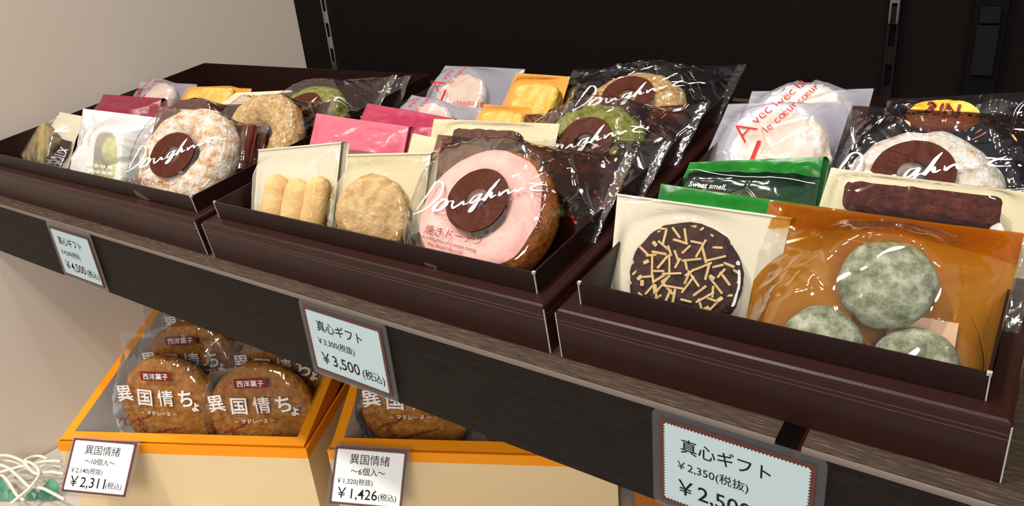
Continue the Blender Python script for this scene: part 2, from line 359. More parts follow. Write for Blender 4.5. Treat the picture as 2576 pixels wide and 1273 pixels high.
def xf(part, dx=0, dy=0, rot=0, s=1):
    c, n = math.cos(rot)*s, math.sin(rot)*s
    return [Vector((v.x*c - v.y*n + dx, v.x*n + v.y*c + dy, 0)) for v in part[0]], part[1]
SCRIPT = {'D':[(-339,-122),(-295,-99),(-258,-67),(-228,-25),(-217,22),(-223,56),(-246,76),(-272,65),(-285,24),(-304,-28),(-324,-93)],
 'o':[(-189,-29),(-214,-49),(-228,-79),(-210,-86),(-179,-72),(-160,-45),(-170,-24),(-190,-23),(-204,-35)],
 'u':[(-163,-35),(-127,-27),(-124,-48),(-113,-63),(-90,-45),(-69,-22),(-59,-39),(-34,-27)],
 'g':[(11,28),(-17,9),(-28,-22),(-11,-22),(10,6),(21,29),(13,-18),(-1,-60),(-18,-70),(-10,-45),(17,-14),(42,9)],
 'h':[(94,118),(79,88),(60,38),(44,-5),(59,26),(74,40),(81,16),(105,31)],
 'n':[(115,53),(122,30),(135,49),(156,65),(168,46),(184,59)],
 'v':[(184,59),(198,72),(204,61),(231,81),(243,76)],
 't':[(332,125),(299,108),(275,89),(294,78),(348,82)],
 'x':[(254,114),(289,112),(355,111)], 'd':[(378,92),(392,94)]}
def script():
    out = []
    for k, p in SCRIPT.items():
        out.append(stroke([(a*1e-4, b*1e-4) for a, b in p], {'o': .0019, 'h': .0016, 'd': .0016}.get(k, .00118)))
    return merge(out)
SIGN = [[(0,8),(6,18),(11,19),(13,12),(11,2)],[(24,26),(16,16),(13,12),(17,4),(22,4),(30,14),(36,17),(33,12),(29,13),(38,14),(44,22),(44,15),(48,14)],[(46,20),(45,8),(42,2),(43,8),(52,20),(55,23),(54,19),(60,23),(60,20),(66,26),(72,31),(68,24),(64,26),(74,32)]]
SIGN2 = [[(0,2),(6,10),(10,10),(10,4),(6,-8)],[(19,12),(12,6),(17,-4),(24,2),(30,6),(31,2),(37,6),(36,2),(44,10),(43,4),(40,3),(50,8),(56,12),(52,6),(60,10),(64,15),(64,11),(70,14),(71,11),(78,18),(76,13),(86,16),(94,20)]]

# ------------------------------------------------------------------ packets
class Packet:
    """a bag lying in the plane u (across), v (up), n (towards the viewer); its outline is a quad"""
    def __init__(s, name, label, group, X, Y, yaw, lean, quad, cat='packet', base=SH, zf=.003, wave=.0016, seed=None):
        a, l = R_(yaw), R_(lean)
        e1 = Vector((1, 0, 0)); e2 = Vector((0, math.sin(l), math.cos(l))); e3 = Vector((0, -math.cos(l), math.sin(l)))
        m = Matrix((e1, e2, e3)).transposed().to_4x4()
        s.root = thing(name, label, cat, base @ Matrix.Translation((X, Y, zf)) @ Matrix.Rotation(a, 4, 'Z') @ m, group)
        s.q = [Vector(p) for p in quad]      # TL TR BR BL
        s.seed = Vector((random.uniform(0, 99), random.uniform(0, 99), 0)) if seed is None else Vector((seed, seed*1.7, 0))
        s.items = []; s.wave = wave; s.wr = 1.0
    def P(s, a, b):
        tl, tr, br, bl = s.q; return (bl*(1-a)+br*a)*(1-b) + (tl*(1-a)+tr*a)*b
    def edge(s, p):
        q = s.q; d = 9
        for i in range(4):
            a, b = q[i], q[(i+1) % 4]; e = (b-a).normalized(); n = Vector((e.y, -e.x)); d = min(d, (p-a).dot(n))
        return max(d, 0)
    def W(s, p): return s.wave*noise.noise(Vector((p.x*22, p.y*22, 1)) + s.seed)
    def F(s, p, wr=None):
        """height of the front film"""
        ed = s.edge(p); h = min(.0016, ed*.2)
        out = 9
        for kind, c, r, hh, *ex in s.items:
            if kind == 'disc': d = max(0, (p-Vector(c)).length - r)
            else:
                dx = max(0, abs(p.x-c[0])-ex[0]); dy = max(0, abs(p.y-c[1])-ex[1]); d = max(0, math.hypot(dx, dy)-r)
            out = min(out, d)
            k = ed/(ed+d+1e-6); k = k*k*(3-2*k)
            h = max(h, hh*k) if d > 0 else max(h, hh*min(1, ed/.004))
        if wr is None: wr = s.wr
        f = min(1, ed/.006)*min(1, .15+out/.008)*wr
        x = Vector((p.x, p.y, 0)); q = s.seed + x*46 + Vector((noise.noise(x*70+s.seed), noise.noise(x*70-s.seed), 0))*.9
        rid = 1-abs(noise.noise(q))*2.2; rid2 = 1-abs(noise.noise(q*2.6+Vector((5, 3, 2))))*2.2
        return h + f*(.0020*max(rid, 0)**1.5 + .0009*(max(rid2, 0)**1.6)) + s.W(p)
    def sheet(s, name, fn, mat, a0=0, a1=1, b0=0, b1=1, na=44, nb=44, parent=None, keep=None):
        vs, fs = [], []
        for j in range(nb+1):
            for i in range(na+1):
                p = s.P(a0+(a1-a0)*i/na, b0+(b1-b0)*j/nb); vs.append((p.x, p.y, fn(p)))
        for j in range(nb):
            for i in range(na):
                k = j*(na+1)+i
                if keep and not keep(Vector(vs[k][:2])): continue
                fs.append((k, k+1, k+na+2, k+na+1))
        return mesh(name, vs, fs, mat, parent or s.root)
    def front(s, mat, name='front_film', **kw): return s.sheet(name, lambda p: s.F(p), mat, **kw)
    def back(s, mat, name='back_sheet', n=-.0008, **kw): return s.sheet(name, lambda p: s.W(p)+n, mat, na=20, nb=20, **kw)
    def print(s, part, mat, name='lettering', eps=.0005, parent=None):
        vs = [(v.x, v.y, s.F(Vector((v.x, v.y)))+eps) for v in part[0]]
        return mesh(name, vs, part[1], mat, parent or s.root, False)
    def seam(s, side='R', wid=.006, mat=None, b0=0, b1=1):
        vs, fs = [], []; N = 60
        for j in range(N+1):
            t = b0+(b1-b0)*j/N; p = s.P(1 if side == 'R' else 0, t)
            for k in range(5):
                u = p + Vector(((1 if side == 'R' else -1)*wid*k/4, 0))
                vs.append((u.x, u.y, s.W(p)+.0004*math.sin(k*3.1+j*.4) + .0004))
        for j in range(N):
            for k in range(4): a = j*5+k; fs.append((a, a+1, a+6, a+5))
        return mesh('crimped_seam', vs, fs, mat or M['seam'], s.root)
    def flap(s, mat, drop=.55, grow=.002, name='folded_flap'):
        """top of the wrapper folded over and down behind"""
        vs, fs = [], []; N = 16; K = 14
        L = (s.q[0]-s.q[3]).length
        for i in range(N+1):
            a = i/N
            top = s.P(a, 1); bot = s.P(a, 1-drop); ex = Vector((grow*(2*a-.6), 0))
            for k in range(K+1):
                if k <= 6:
                    th = math.pi*k/6; r = .0022
                    vs.append((top.x+ex.x*k/6, top.y-.0004+r*.5*math.sin(th), s.W(top)-r+r*math.cos(th)))
                else:
                    t = (k-6)/(K-6); p = top*(1-t)+bot*t+ex; vs.append((p.x, p.y, s.W(top)-.0044-.0015*t))
        for i in range(N):
            for k in range(K): a = i*(K+1)+k; fs.append((a, a+1, a+K+2, a+K+1))
        return mesh(name, vs, fs, mat, s.root)

def jit(v, f, a, seed=0): return a*noise.noise(Vector(v)*f + Vector((seed, seed, seed)))
def torus(name, parent, c, R=.024, r=.0115, sq=.9, mat=None, n0=None, nz=.0012, half=None, grow=0, seed=1, zc=None):
    vs, fs = [], []; A, B = 56, 26
    zc = r*sq if zc is None else zc
    bs = range(B+1) if half else range(B)
    for i in range(A):
        t = 2*math.pi*i/A
        for j in bs:
            if half: ph = R_(half[0]) + (R_(half[1]) - R_(half[0]))*j/B + (.16*noise.noise(Vector((math.cos(t)*2.2, math.sin(t)*2.2, seed))) if j in (0, B) else 0)
            else: ph = 2*math.pi*j/B
            rr = r+grow; x = (R+rr*math.cos(ph))*math.cos(t); y = (R+rr*math.cos(ph))*math.sin(t); z = zc+rr*sq*math.sin(ph)
            d = jit((x, y, z), 120, nz, seed); k = (rr+d)/rr
            x = (R+rr*k*math.cos(ph))*math.cos(t); y = (R+rr*k*math.cos(ph))*math.sin(t); z = zc+rr*k*sq*math.sin(ph)
            vs.append((c[0]+x, c[1]+y, z))
    nb = len(bs)
    for i in range(A):
        for j in range(nb if not half else nb-1):
            a = i*nb+j; b = i*nb+(j+1) % nb; c2 = ((i+1) % A)*nb+(j+1) % nb; d2 = ((i+1) % A)*nb+j; fs.append((a, d2, c2, b))
    return fixn(mesh(name, vs, fs, mat, parent))
def disc(name, parent, c, R, T, mat, dome=.5, nz=.0006, f=180, seed=1, n0=.0004, sx=1, sy=1):
    vs, fs = [], []; A = 64; prof = []
    K = 8
    for k in range(K+1): th = math.pi/2*k/K; prof.append((R-T*.5+T*.5*math.cos(th-math.pi/2), T*.5-T*.5*math.cos(th)))   # lower round edge
    for k in range(1, K+1): th = math.pi/2*k/K; prof.append((R-T*.5+T*.5*math.cos(th), T*.5+T*.5*math.sin(th)*(1)))
    rim = R-T*.5
    for k in range(1, 13): x = rim*(1-k/12); prof.append((x, T + dome*T*.35*(1-(x/rim)**2)))
    for i in range(A):
        t = 2*math.pi*i/A
        for x, z in prof:
            p = Vector((x*math.cos(t)*sx, x*math.sin(t)*sy, z)); d = jit(p, f, nz, seed)+jit(p, f*3, nz*.5, seed)
            rad = Vector((p.x, p.y, 0)); rad = rad.normalized() if rad.length > 1e-5 else Vector((0, 0, 0))
            if x > rim*.98: p += rad*d*1.6
            elif x > .0001: p.z += d
            vs.append((c[0]+p.x, c[1]+p.y, n0+p.z))
    n = len(prof)
    for i in range(A):
        for j in range(n-1): a = i*n+j; b = ((i+1) % A)*n+j; fs.append((a, b, b+1, a+1))
    return fixn(mesh(name, vs, fs, mat, parent))
def ball(name, parent, c, R, mat, sq=.75, seed=1, n0=.0005):
    vs, fs = [], []; A, B = 40, 22
    for j in range(B+1):
        ph = math.pi*j/B
        for i in range(A):
            t = 2*math.pi*i/A; p = Vector((math.sin(ph)*math.cos(t), math.sin(ph)*math.sin(t), math.cos(ph)))
            k = R*(1+.05*noise.noise(p*2+Vector((seed, 0, 0)))+.015*noise.noise(p*9)); vs.append((c[0]+p.x*k, c[1]+p.y*k, n0+R*sq+p.z*k*sq))
    for j in range(B):
        for i in range(A): a = j*A+i; b = j*A+(i+1) % A; fs.append((a, a+A, b+A, b))
    return fixn(mesh(name, vs, fs, mat, parent))
def slab(name, parent, c, w, h, T, mat, rot=0, seed=1, nz=.0007, rnd=.004, n0=.0005, top=0):
    """soft block of cake lying in the packet"""
    bm = bmesh.new(); bbox(bm, -w/2, w/2, -h/2, h/2, 0, T)
    bmesh.ops.bevel(bm, geom=bm.edges[:], offset=min(rnd, T*.45, h*.45), segments=4, affect='EDGES', profile=.5)
    bmesh.ops.triangulate(bm, faces=bm.faces[:])
    for _ in range(4):
        es = [e for e in bm.edges if e.calc_length() > .0035]
        if not es: break
        bmesh.ops.subdivide_edges(bm, edges=es, cuts=1); bmesh.ops.triangulate(bm, faces=[f for f in bm.faces if len(f.verts) > 3])
    bm.normal_update(); cs, sn = math.cos(rot), math.sin(rot)
    for v in bm.verts:
        p = v.co + v.normal*(jit(v.co, 170, nz, seed)+jit(v.co, 520, nz*.6, seed))
        p.y += top*math.cos(math.pi*p.x/w)
        v.co = (c[0]+p.x*cs-p.y*sn, c[1]+p.x*sn+p.y*cs, n0+p.z)
    return bm_obj(name, bm, mat, parent, True)
def finger(name, parent, p0, p1, r, mat, seed, T=.8):
    a, b = Vector(p0), Vector(p1); d = (b-a); L = d.length; d.normalize(); n = Vector((-d.y, d.x)); vs, fs = [], []; K, A = 26, 20
    for k in range(K+1):
        t = k/K; s = -r + (L+2*r)*t; m = 1
        if s < 0: m = math.sqrt(max(0, 1-(s/r)**2))
        if s > L: m = math.sqrt(max(0, 1-((s-L)/r)**2))
        for i in range(A):
            th = 2*math.pi*i/A; rr = r*m*(1+.06*noise.noise(Vector((s*120, math.cos(th)*1.5, math.sin(th)*1.5+seed))))
            q = a + d*s + n*rr*math.cos(th); vs.append((q.x, q.y, .0005+r*T+rr*T*math.sin(th)))
    for k in range(K):
        for i in range(A): u = k*A+i; v = k*A+(i+1) % A; fs.append((u, v, v+A, u+A))
    return fixn(mesh(name, vs, fs, mat, parent))
def ring_part(c, r0, r1, n=72, sx=1, sy=1):
    vs, fs = [], []
    K = 7
    for i in range(n):
        t = 2*math.pi*i/n
        for k in range(K+1): r = r0+(r1-r0)*k/K; vs.append(Vector((c[0]+r*math.cos(t)*sx, c[1]+r*math.sin(t)*sy, 0)))
    for i in range(n):
        for k in range(K): a = i*(K+1)+k; b = ((i+1) % n)*(K+1)+k; fs.append((a, a+1, b+1, b))
    return vs, fs

DG = 'doughnut packets'
def doughnut(label, X, Y, yaw, lean, quad, c, kind, small=True, prints=True, ring=True, seed=None, backmat='brown_film', dx=.002, cake=True, sc=1.0):
    k = Packet('doughnut_packet', label, None, X, Y, yaw, lean, quad, 'packet of doughnut', seed=seed)
    dc = (c[0]+dx, .0345*sc); k.items = [('disc', dc, .0335*sc, .0240*sc)] if cake else []
    k.back(M[backmat], 'back_film')
    if kind == 'pink':
        d = torus('doughnut', k.root, dc, .0225*sc, .0112*sc, 1.0, M['cake'], nz=.0006, seed=3)
        torus('glaze', d, dc, .0225*sc, .0112*sc, 1.0, M['pinkglaze'], half=(50, 188), grow=.0009, nz=.0006, seed=3)
        g = box('silica_sachet', -.009, .009, -.006, .006, -.0006, .0006, M['white_label'], k.root)
        g.location = (c[0]+.006, c[1]-.010, .004); g.rotation_euler = (0, 0, .5)
    elif cake:
        torus('doughnut', k.root, dc, .0213*sc, .0124*sc, .92, M[kind], nz=.0018, seed=c[0]*100+4)
    k.wr = 1.45; k.front(M['clear'], na=84, nb=72)
    k.seam('R')
    if ring: k.print(ring_part(c, .0062, .0170), M['brown_ink'], 'printed_ring', .0004)
    if prints:
        k.print(xf(script(), c[0], c[1]), M['white_ink'], 'script_lettering', .0008)
        k.print(xf(text_fit('焼きドーナツ', .034, off=.004, spacing=1.15), c[0]-.0062, c[1]-.0200, -.06), M['maroon_ink'], 'maroon_lettering', .0008)
        if small:
            k.print(merge([xf(text_fit('It is a doughnut of a simple tasting', .0345), c[0]-.008, c[1]-.0247, -.09), xf(text_fit("that doesn't fry in oil", .021), c[0]-.0085, c[1]-.0274, -.09)]), M['brown_ink'], 'small_lettering', .0008)
    return k
def Q(tl, tr, br, bl): return [tl, tr, br, bl]

# ---- middle box
k = Packet('biscuit_packet', 'cream packet of three pale finger biscuits, front left corner of the middle box', None, .0493, .0330, 12, 28, Q((-.0281,.0596),(.0339,.0648),(.0273,0),(-.0331,0)), 'packet of biscuits', wave=.0006)
k.items = [('rect', (.006, .025), .006, .0140, .018, .016)]; k.wr = .35
k.back(M['cream'], 'backing'); k.flap(M['cream'])
for i, (a, b) in enumerate((((-.0130, .009), (-.0065, .0375)), ((.0030, .009), (.0085, .0355)), ((.0185, .009), (.0240, .0375)))):
    finger('finger_biscuit', k.root, a, b, .0078, M['biscuit'], i*3.1)
k.front(M['clear_soft'])

k = Packet('cookie_packet', 'cream packet with one round crumbly golden cookie beside the finger biscuits', None, .1163, .0344, 16, 28, Q((-.0167,.0632),(.0362,.0635),(.0262,0),(-.0270,0)), 'packet of cookies', wave=.0006)
k.items = [('disc', (.0040, .0290), .0235, .0155)]; k.wr = .6
k.back(M['cream2'], 'backing'); k.flap(M['cream2'], .75)
disc('cookie', k.root, (.0040, .0290), .0228, .0105, M['crumb'], 1.0, .0009, 220, 4)
k.front(M['clear_soft'])

doughnut('clear packet with a pink glazed doughnut, at the front of the middle box', .1891, .0305, 5, 54, Q((-.0582,.0929),(.0592,.0878),(.0470,0),(-.0470,0)), (.0037, .0418), 'pink', seed=3.3, dx=0, sc=1.12)
doughnut('dark clear packet with a brown doughnut tucked behind the pink glazed doughnut', .1937, .0800, 5, 56, Q((-.0432,.0744),(.0558,.0744),(.0420,0),(-.0400,0)), (.026, .0300), 'cake', prints=False, ring=False, sc=.74, dx=0)

def sachet(label, X, Y, yaw, lean, quad, mat, win='pinkclear', split=.5, wave=.0012, cat='packet', name='sweet_packet', body=None):
    """opaque wrapper at the top, clear window lower down"""
    k = Packet(name, label, None, X, Y, yaw, lean, quad, cat, wave=wave)
    w = abs(quad[1][0]-quad[0][0])
    k.items = [('rect', ((quad[2][0]+quad[3][0])/2, .026), .006, .013, w*.25, .010)]; k.wr = .9
    k.back(M[mat], 'back_sheet'); k.flap(M[mat], .7, .0015)
    slab('cake', k.root, ((quad[2][0]+quad[3][0])/2, .024), w*.62, .030, .011, M[body or 'cake'])
    k.front(M[win], 'window_film', b1=split, nb=24)
    k.sheet('wrapper', lambda p: k.F(p)+.0002, M[mat], b0=split, nb=24)
    return k
sachet('light pink packet with folded top and clear window, behind the finger biscuits', .0526, .0683, 5, 42, Q((-.0420,.0724),(.0390,.0664),(.0421,0),(-.0391,0)), 'pink', split=.66)
sachet('deep pink packet standing just behind the light pink packet', .0623, .1002, 5, 42, Q((-.0335,.0686),(.0409,.0606),(.0409,0),(-.0483,0)), 'deeppink', split=.45)

def cream_bar(label, X, Y, yaw, lean, quad, bars, mat='bar', paper='cream2', txt=None, wr=.4):
    k = Packet('cake_packet', label, None, X, Y, yaw, lean, quad, 'packet of cake', wave=.0008)
    k.items = [('rect', (c[0], c[1]), .004, T+.002, w/2-.004, h/2-.004) for c, w, h, T, rot in bars]; k.wr = wr
    k.back(M[paper], 'backing')
    for c, w, h, T, rot in bars: slab('cake_bar', k.root, c, w, h, T, M[mat], rot, rnd=.003, nz=.0009)
    k.front(M['clear_soft'])
    return k
cream_bar('cream packet with a strip of brown cake, behind the pink doughnut packet', .1420, .0940, 5, 42, Q((-.0460,.0654),(.0438,.0660),(.0438,0),(-.0415,0)), [((.002, .046), .046, .022, .011, 0)])
cream_bar('low cream packet, mostly hidden, between light pink packet and crumbly cookie packet', .1430, .0720, 5, 42, Q((-.0455,.0645),(.0300,.0560),(.0300,0),(-.0475,0)), [((-.004, .026), .046, .026, .010, 0)])

def frosted(label, X, Y, yaw, lean, quad, c, R, sc=1.0, wave=.0012, dv=0):
    k = Packet('cookie_packet', label, None, X, Y, yaw, lean, quad, 'packet of cookies', wave=wave)
    k.items = [('disc', c, R, .0165)]; k.wr = .35
    k.back(M['frost_back'], 'back_film')
    disc('cookie', k.root, c, R, .0105, M['whitecookie'], 1.1, .0014, 110, 2)
    k.front(M['frost'])
    u, v = c
    parts = [xf(text_fit('A', .0095*sc, off=-.012), u-.0165*sc, v+.0075*sc+dv, R_(62)), xf(text_fit('vec la', .0175*sc, off=-.006), u-.0085*sc, v+.0200*sc+dv, R_(58)), xf(text_fit('le cœur', .0195*sc, off=-.006), u-.0012*sc, v+.0170*sc+dv, R_(58))]
    parts.append(([Vector((x+u-.0085*sc, y+v-.003*sc+dv, 0)) for x, y in ((-.0015*sc, -.010*sc), (.0005*sc, -.010*sc), (.002*sc, .006*sc), (0, .006*sc))], [(0, 1, 2, 3)]))
    parts.append(xf(text_fit('e gâteau joie', .038*sc, off=-.006), u+.0155*sc, v-.0078*sc+dv, R_(4)))
    k.print(merge(parts), M['red_ink'], 'red_lettering', .0006)
    return k
frosted('frosted white packet with red lettering, at the back left of the middle box', .0472, .1941, 5, 50, Q((-.0310,.0690),(.0425,.0667),(.0425,0),(-.0500,0)), (-.001, .0345), .022)
frosted('frosted white packet with red lettering, half hidden behind the deep pink packet', .0386, .1409, 5, 50, Q((-.0111,.0636),(.0556,.0542),(.0556,0),(-.0350,0)), (.018, .032), .021)

def orange_cake(label, X, Y, yaw, lean, quad, c, w, h):
    k = Packet('cake_packet', label, None, X, Y, yaw, lean, quad, 'packet of cake', wave=.0006)
    k.items = [('rect', c, .004, .014, w/2-.004, h/2-.004)]; k.wr = .3
    k.back(M['orange_wrap'], 'backing')
    slab('cake_slice', k.root, c, w, h, .012, M['yellowcake'], top=.002)
    k.front(M['clear_soft'])
    return k
orange_cake('orange backed packet of yellow cake, at the back of the middle box', .1132, .1801, 5, 50, Q((-.0202,.0710),(.0244,.0683),(.0244,0),(-.0286,0)), (.0080, .034), .034, .040)
orange_cake('orange backed packet of yellow cake, in front of its twin in the middle box', .1160, .1360, 5, 50, Q((-.0171,.0633),(.0216,.0616),(.0216,0),(-.0261,0)), (.0080, .031), .032, .040)
doughnut('clear packet with a matcha green doughnut, right side of the middle box', .1865, .1216, 5, 56, Q((-.0477,.0694),(.0642,.0829),(.0500,0),(-.0477,0)), (.0136, .0360), 'matcha', small=False, dx=0)
doughnut('clear packet with a golden sugared doughnut, at the very back of the middle box', .1872, .1760, 8, 60, Q((-.0476,.0893),(.0658,.0923),(.0500,0),(-.0476,0)), (.0104, .0440), 'sugar', small=False, dx=.002, sc=1.05)

# ---- left box
k = Packet('tea_ball_packet', 'shiny white packet of pale green tea balls, at the front of the widest box', None, -.1799, .0416, 14, 30, Q((-.0314,.0684),(.0515,.0592),(.0330,0),(-.0442,0)), 'packet of sweets')
k.items = [('disc', (.0165, .034), .0125, .018), ('disc', (-.006, .0145), .0125, .018), ('disc', (.0195, .0125), .0115, .018)]
k.back(M['milkwhite'], 'back_film')
for i, c in enumerate(((.0165, .034), (-.006, .0145), (.0195, .0125))): ball('tea_ball', k.root, c, .0125, M['paleball'], .62, i*2.2)
k.front(film('white_film_with_window', (.96, .98, .92), 1.4, milk=.86, milkcol=(252, 252, 254), rough=.12, window=(.0165, .0270, .0118, .0200)), na=54, nb=54)
k.print(merge([xf(text_fit('eux de ma vie', .026, off=.01), (.0120), .0215, -.08), xf(text_fit('secret de ma', .024, off=.01), .0138, .0168, -.08)]), M['white_ink'], 'white_lettering', .0012)

k = doughnut('clear packet with a white sugar dusted doughnut, front right corner of the widest box', -.0663, .0350, 20, 50, Q((-.0280,.0795),(.0458,.0711),(.0460,0),(-.0575,0)), (.0009, .0365), 'sugarwhite', small=False, seed=8.1, dx=.003, sc=1.14)
vs, fs = [], []                                              # tinted end of the bag curling round
for a in range(13):
    th = math.pi*(1.15*a/12-.1)
    for b in range(9):
        p = k.P(1.0, .94-.06*b); vs.append((p.x-.006+.0075*math.sin(th), p.y, .002+.0045*(1-math.cos(th))))
fs = [(a*9+b, a*9+b+1, a*9+b+10, a*9+b+9) for a in range(12) for b in range(8)]
mesh('curled_end', vs, fs, film('rust_tinted_film', (.62, .20, .07), 1.6, milk=.2, milkcol=(150, 50, 16), rough=.08), k.root)
doughnut('dark clear packet with a brown doughnut behind the white sugar dusted one', -.0647, .0870, 14, 42, Q((-.0482,.0672),(.0624,.0665),(.0450,0),(-.0400,0)), (.0170, .0365), 'sugar', prints=False, ring=False)
k = Packet('cake_packet', 'clear packet of striped marbled cake leaning at the front left of the widest box', None, -.2666, .0354, 10, 32, Q((.0033,.0590),(.0399,.0576),(.0032,0),(-.0465,0)), 'packet of cake', wave=.0008)
k.items = [('rect', (-.004, .027), .004, .012, .013, .016)]; k.wr = .4
k.back(M['cream'], 'backing')
slab('cake_slice', k.root, (-.004, .029), .028, .040, .009, M['marble'], rot=-.62, nz=.0004)
k.front(M['clear_soft'])
k.print(merge([([Vector((x, y, 0)) for x, y in ((.0045, .002), (.0105, .0045), (.0265, .037), (.0205, .0385))], [(0, 1, 2, 3)])]), M['chocolabel'], 'dark_label', .0006)
k.print(xf(text_fit('gâteaux', .026, off=.012), .0155, .020, R_(64)), M['white_ink'], 'white_lettering', .0012)
k = Packet('cookie_packet', 'beige packet lying furthest left in the widest box, behind the striped cake', None, -.3120, .0600, 10, 42, Q((-.0100,.0528),(.0230,.0490),(.0230,0),(-.0180,0)), 'packet of cookies', wave=.0008)
k.items = [('disc', (.004, .022), .016, .0125)]; k.wr = .4
k.back(M['cream'], 'backing'); disc('cookie', k.root, (.004, .020), .017, .008, M['crumb']); k.front(M['clear_soft'])
sachet('maroon packet with folded top, nearer the pale wall, behind the shiny white packet', -.2514, .0880, 14, 42, Q((-.0318,.0635),(.0401,.0575),(.0401,0),(-.0483,0)), 'maroon', split=.5)
sachet('maroon packet peeking out between the shiny white packet and orange cake packets', -.1749, .0825, 14, 42, Q((-.0253,.0600),(.0300,.0559),(.0300,0),(-.0253,0)), 'maroon', split=.5)
frosted('frosted white packet with red lettering, at the back left of the widest box', -.2900, .1452, 10, 50, Q((-.0399,.0570),(.0399,.0531),(.0399,0),(-.0399,0)), (.0060, .029), .021)
orange_cake('orange backed packet of yellow cake, at the back of the widest box', -.2137, .1447, 14, 50, Q((-.0258,.0568),(.0466,.0519),(.0466,0),(-.0500,0)), (.012, .027), .052, .038)
k = Packet('cake_packet', 'beige packet with an orange edge in front of the orange backed cake, widest box', None, -.1357, .1264, 14, 50, Q((-.0205,.0612),(.0430,.0615),(.0430,0),(-.0500,0)), 'packet of cake', wave=.0006)
k.items = [('rect', (0, .026), .004, .012, .02, .012)]; k.wr = .3
k.back(M['orange_wrap'], 'backing'); slab('cake_slice', k.root, (0, .028), .05, .034, .009, M['yellowcake'])
k.sheet('wrapper', lambda p: k.F(p), solid('beige_wrapper', (232, 206, 176), .4), a0=.08)
k.front(M['clear_soft'], a1=.08, na=6)
doughnut('clear packet with a matcha green doughnut, back right of the widest box', -.0639, .1213, 10, 58, Q((-.0446,.0721),(.0657,.0896),(.0500,0),(-.0446,0)), (.0186, .0380), 'matcha', small=False, dx=0)
cream_bar('small cream packet wedged beside the maroon packets in the widest box', -.1030, .0800, 14, 42, Q((-.0170,.0590),(.0190,.0560),(.0190,0),(-.0170,0)), [((0, .026), .024, .024, .008, 0)], mat='crumb')
doughnut('dark clear packet between the shiny white packet and the sugar dusted doughnut', -.1080, .0700, 16, 40, Q((-.0230,.0680),(.0330,.0670),(.0330,0),(-.0330,0)), (0, .036), 'bar', prints=False, ring=False)
doughnut('empty looking clear packet top leaning at the back right of the widest box', -.0420, .1720, 6, 52, Q((-.0300,.0620),(.0300,.0660),(.0300,0),(-.0300,0)), (0, .034), 'cake', prints=False, ring=False, cake=False)

# ---- right box
k = Packet('cookie_packet', 'cream packet with a dark chocolate cookie full of almond slivers', None, .3007, .0345, 8, 36, Q((-.0369,.0630),(.0387,.0579),(.0324,0),(-.0342,0)), 'packet of cookies', wave=.0006)
CC = (.0000, .0285)
k.items = [('disc', CC, .0245, .0155)]; k.wr = .55
k.back(M['cream'], 'backing'); k.flap(M['cream'], .62)
ck = disc('cookie', k.root, CC, .0238, .0108, M['choco'], .8, .0006, 240, 6)
almonds = []
for q in range(4):
    L_ = (.0024, .0034, .0042, .0013)[q]; W_ = (.0005, .00055, .00048, .0008)[q]; bm = bmesh.new(); bbox(bm, -L_, L_, -W_, W_, -.0004, .0004)
    bmesh.ops.bevel(bm, geom=bm.edges[:], offset=.00018, segments=1, affect='EDGES')
    me = bpy.data.meshes.new('almond_sliver'); bm.to_mesh(me); bm.free(); me.materials.append(M['almond']); almonds.append(me)
rnd = random.Random(11); placed = []
while len(placed) < 88:
    a = rnd.uniform(0, 2*math.pi); rr = .0215*math.sqrt(rnd.random()); p = Vector((CC[0]+rr*math.cos(a), CC[1]+rr*math.sin(a)))
    if any((p-o).length < .0024 for o in placed): continue
    placed.append(p); o = bpy.data.objects.new('almond_sliver', rnd.choice(almonds)); COL.objects.link(o); o.parent = ck
    o.location = (p.x, p.y, .0117+.003*(1-(rr/.0185)**2) if rr < .0185 else .0114-(rr-.0185)*.7); o.rotation_euler = (rnd.uniform(-.2, .2), rnd.uniform(-.15, .15), rnd.uniform(0, math.pi))
k.front(M['clear_soft'])

k = Packet('tea_ball_packet', 'amber orange packet of three grey green tea balls, front right of the smallest box', None, .3699, .0365, 3, 42, Q((-.0441,.0681),(.0457,.0660),(.0425,0),(-.0441,0)), 'packet of sweets')
BB = ((.0059, .0385), (-.0124, .0125), (.0195, .0105))
k.items = [('disc', c, .0165, .0235) for c in BB]
k.back(M['amber_back'], 'back_film')
for i, c in enumerate(BB): ball('tea_ball', k.root, c, .0168 if i == 0 else .0145, M['greenball'], .62, 3+i*1.7)
k.front(M['amber'] if False else M['clear'], na=60, nb=54)
box('paper_label', .008, .0305, .004, .030, .0004, .0009, solid('pale_label', (232, 190, 150), .5), k.root)
k.seam('R', .005)
k.sheet('amber_top_film', lambda p: k.F(p)+.0003, M['amber'], b0=.82, nb=10)

cream_bar('ivory packet with a long dark brown cake bar, behind the amber packet', .3924, .0740, 0, 42, Q((-.0548,.0672),(.0500,.0645),(.0500,0),(-.0600,0)), [((-.0165, .0530), .0565, .0120, .013, 0)]).print(xf(text_fit('Aucun sentim', .026), -.006, .0415, -.02), M['grey_ink'], 'grey_lettering', .0008)

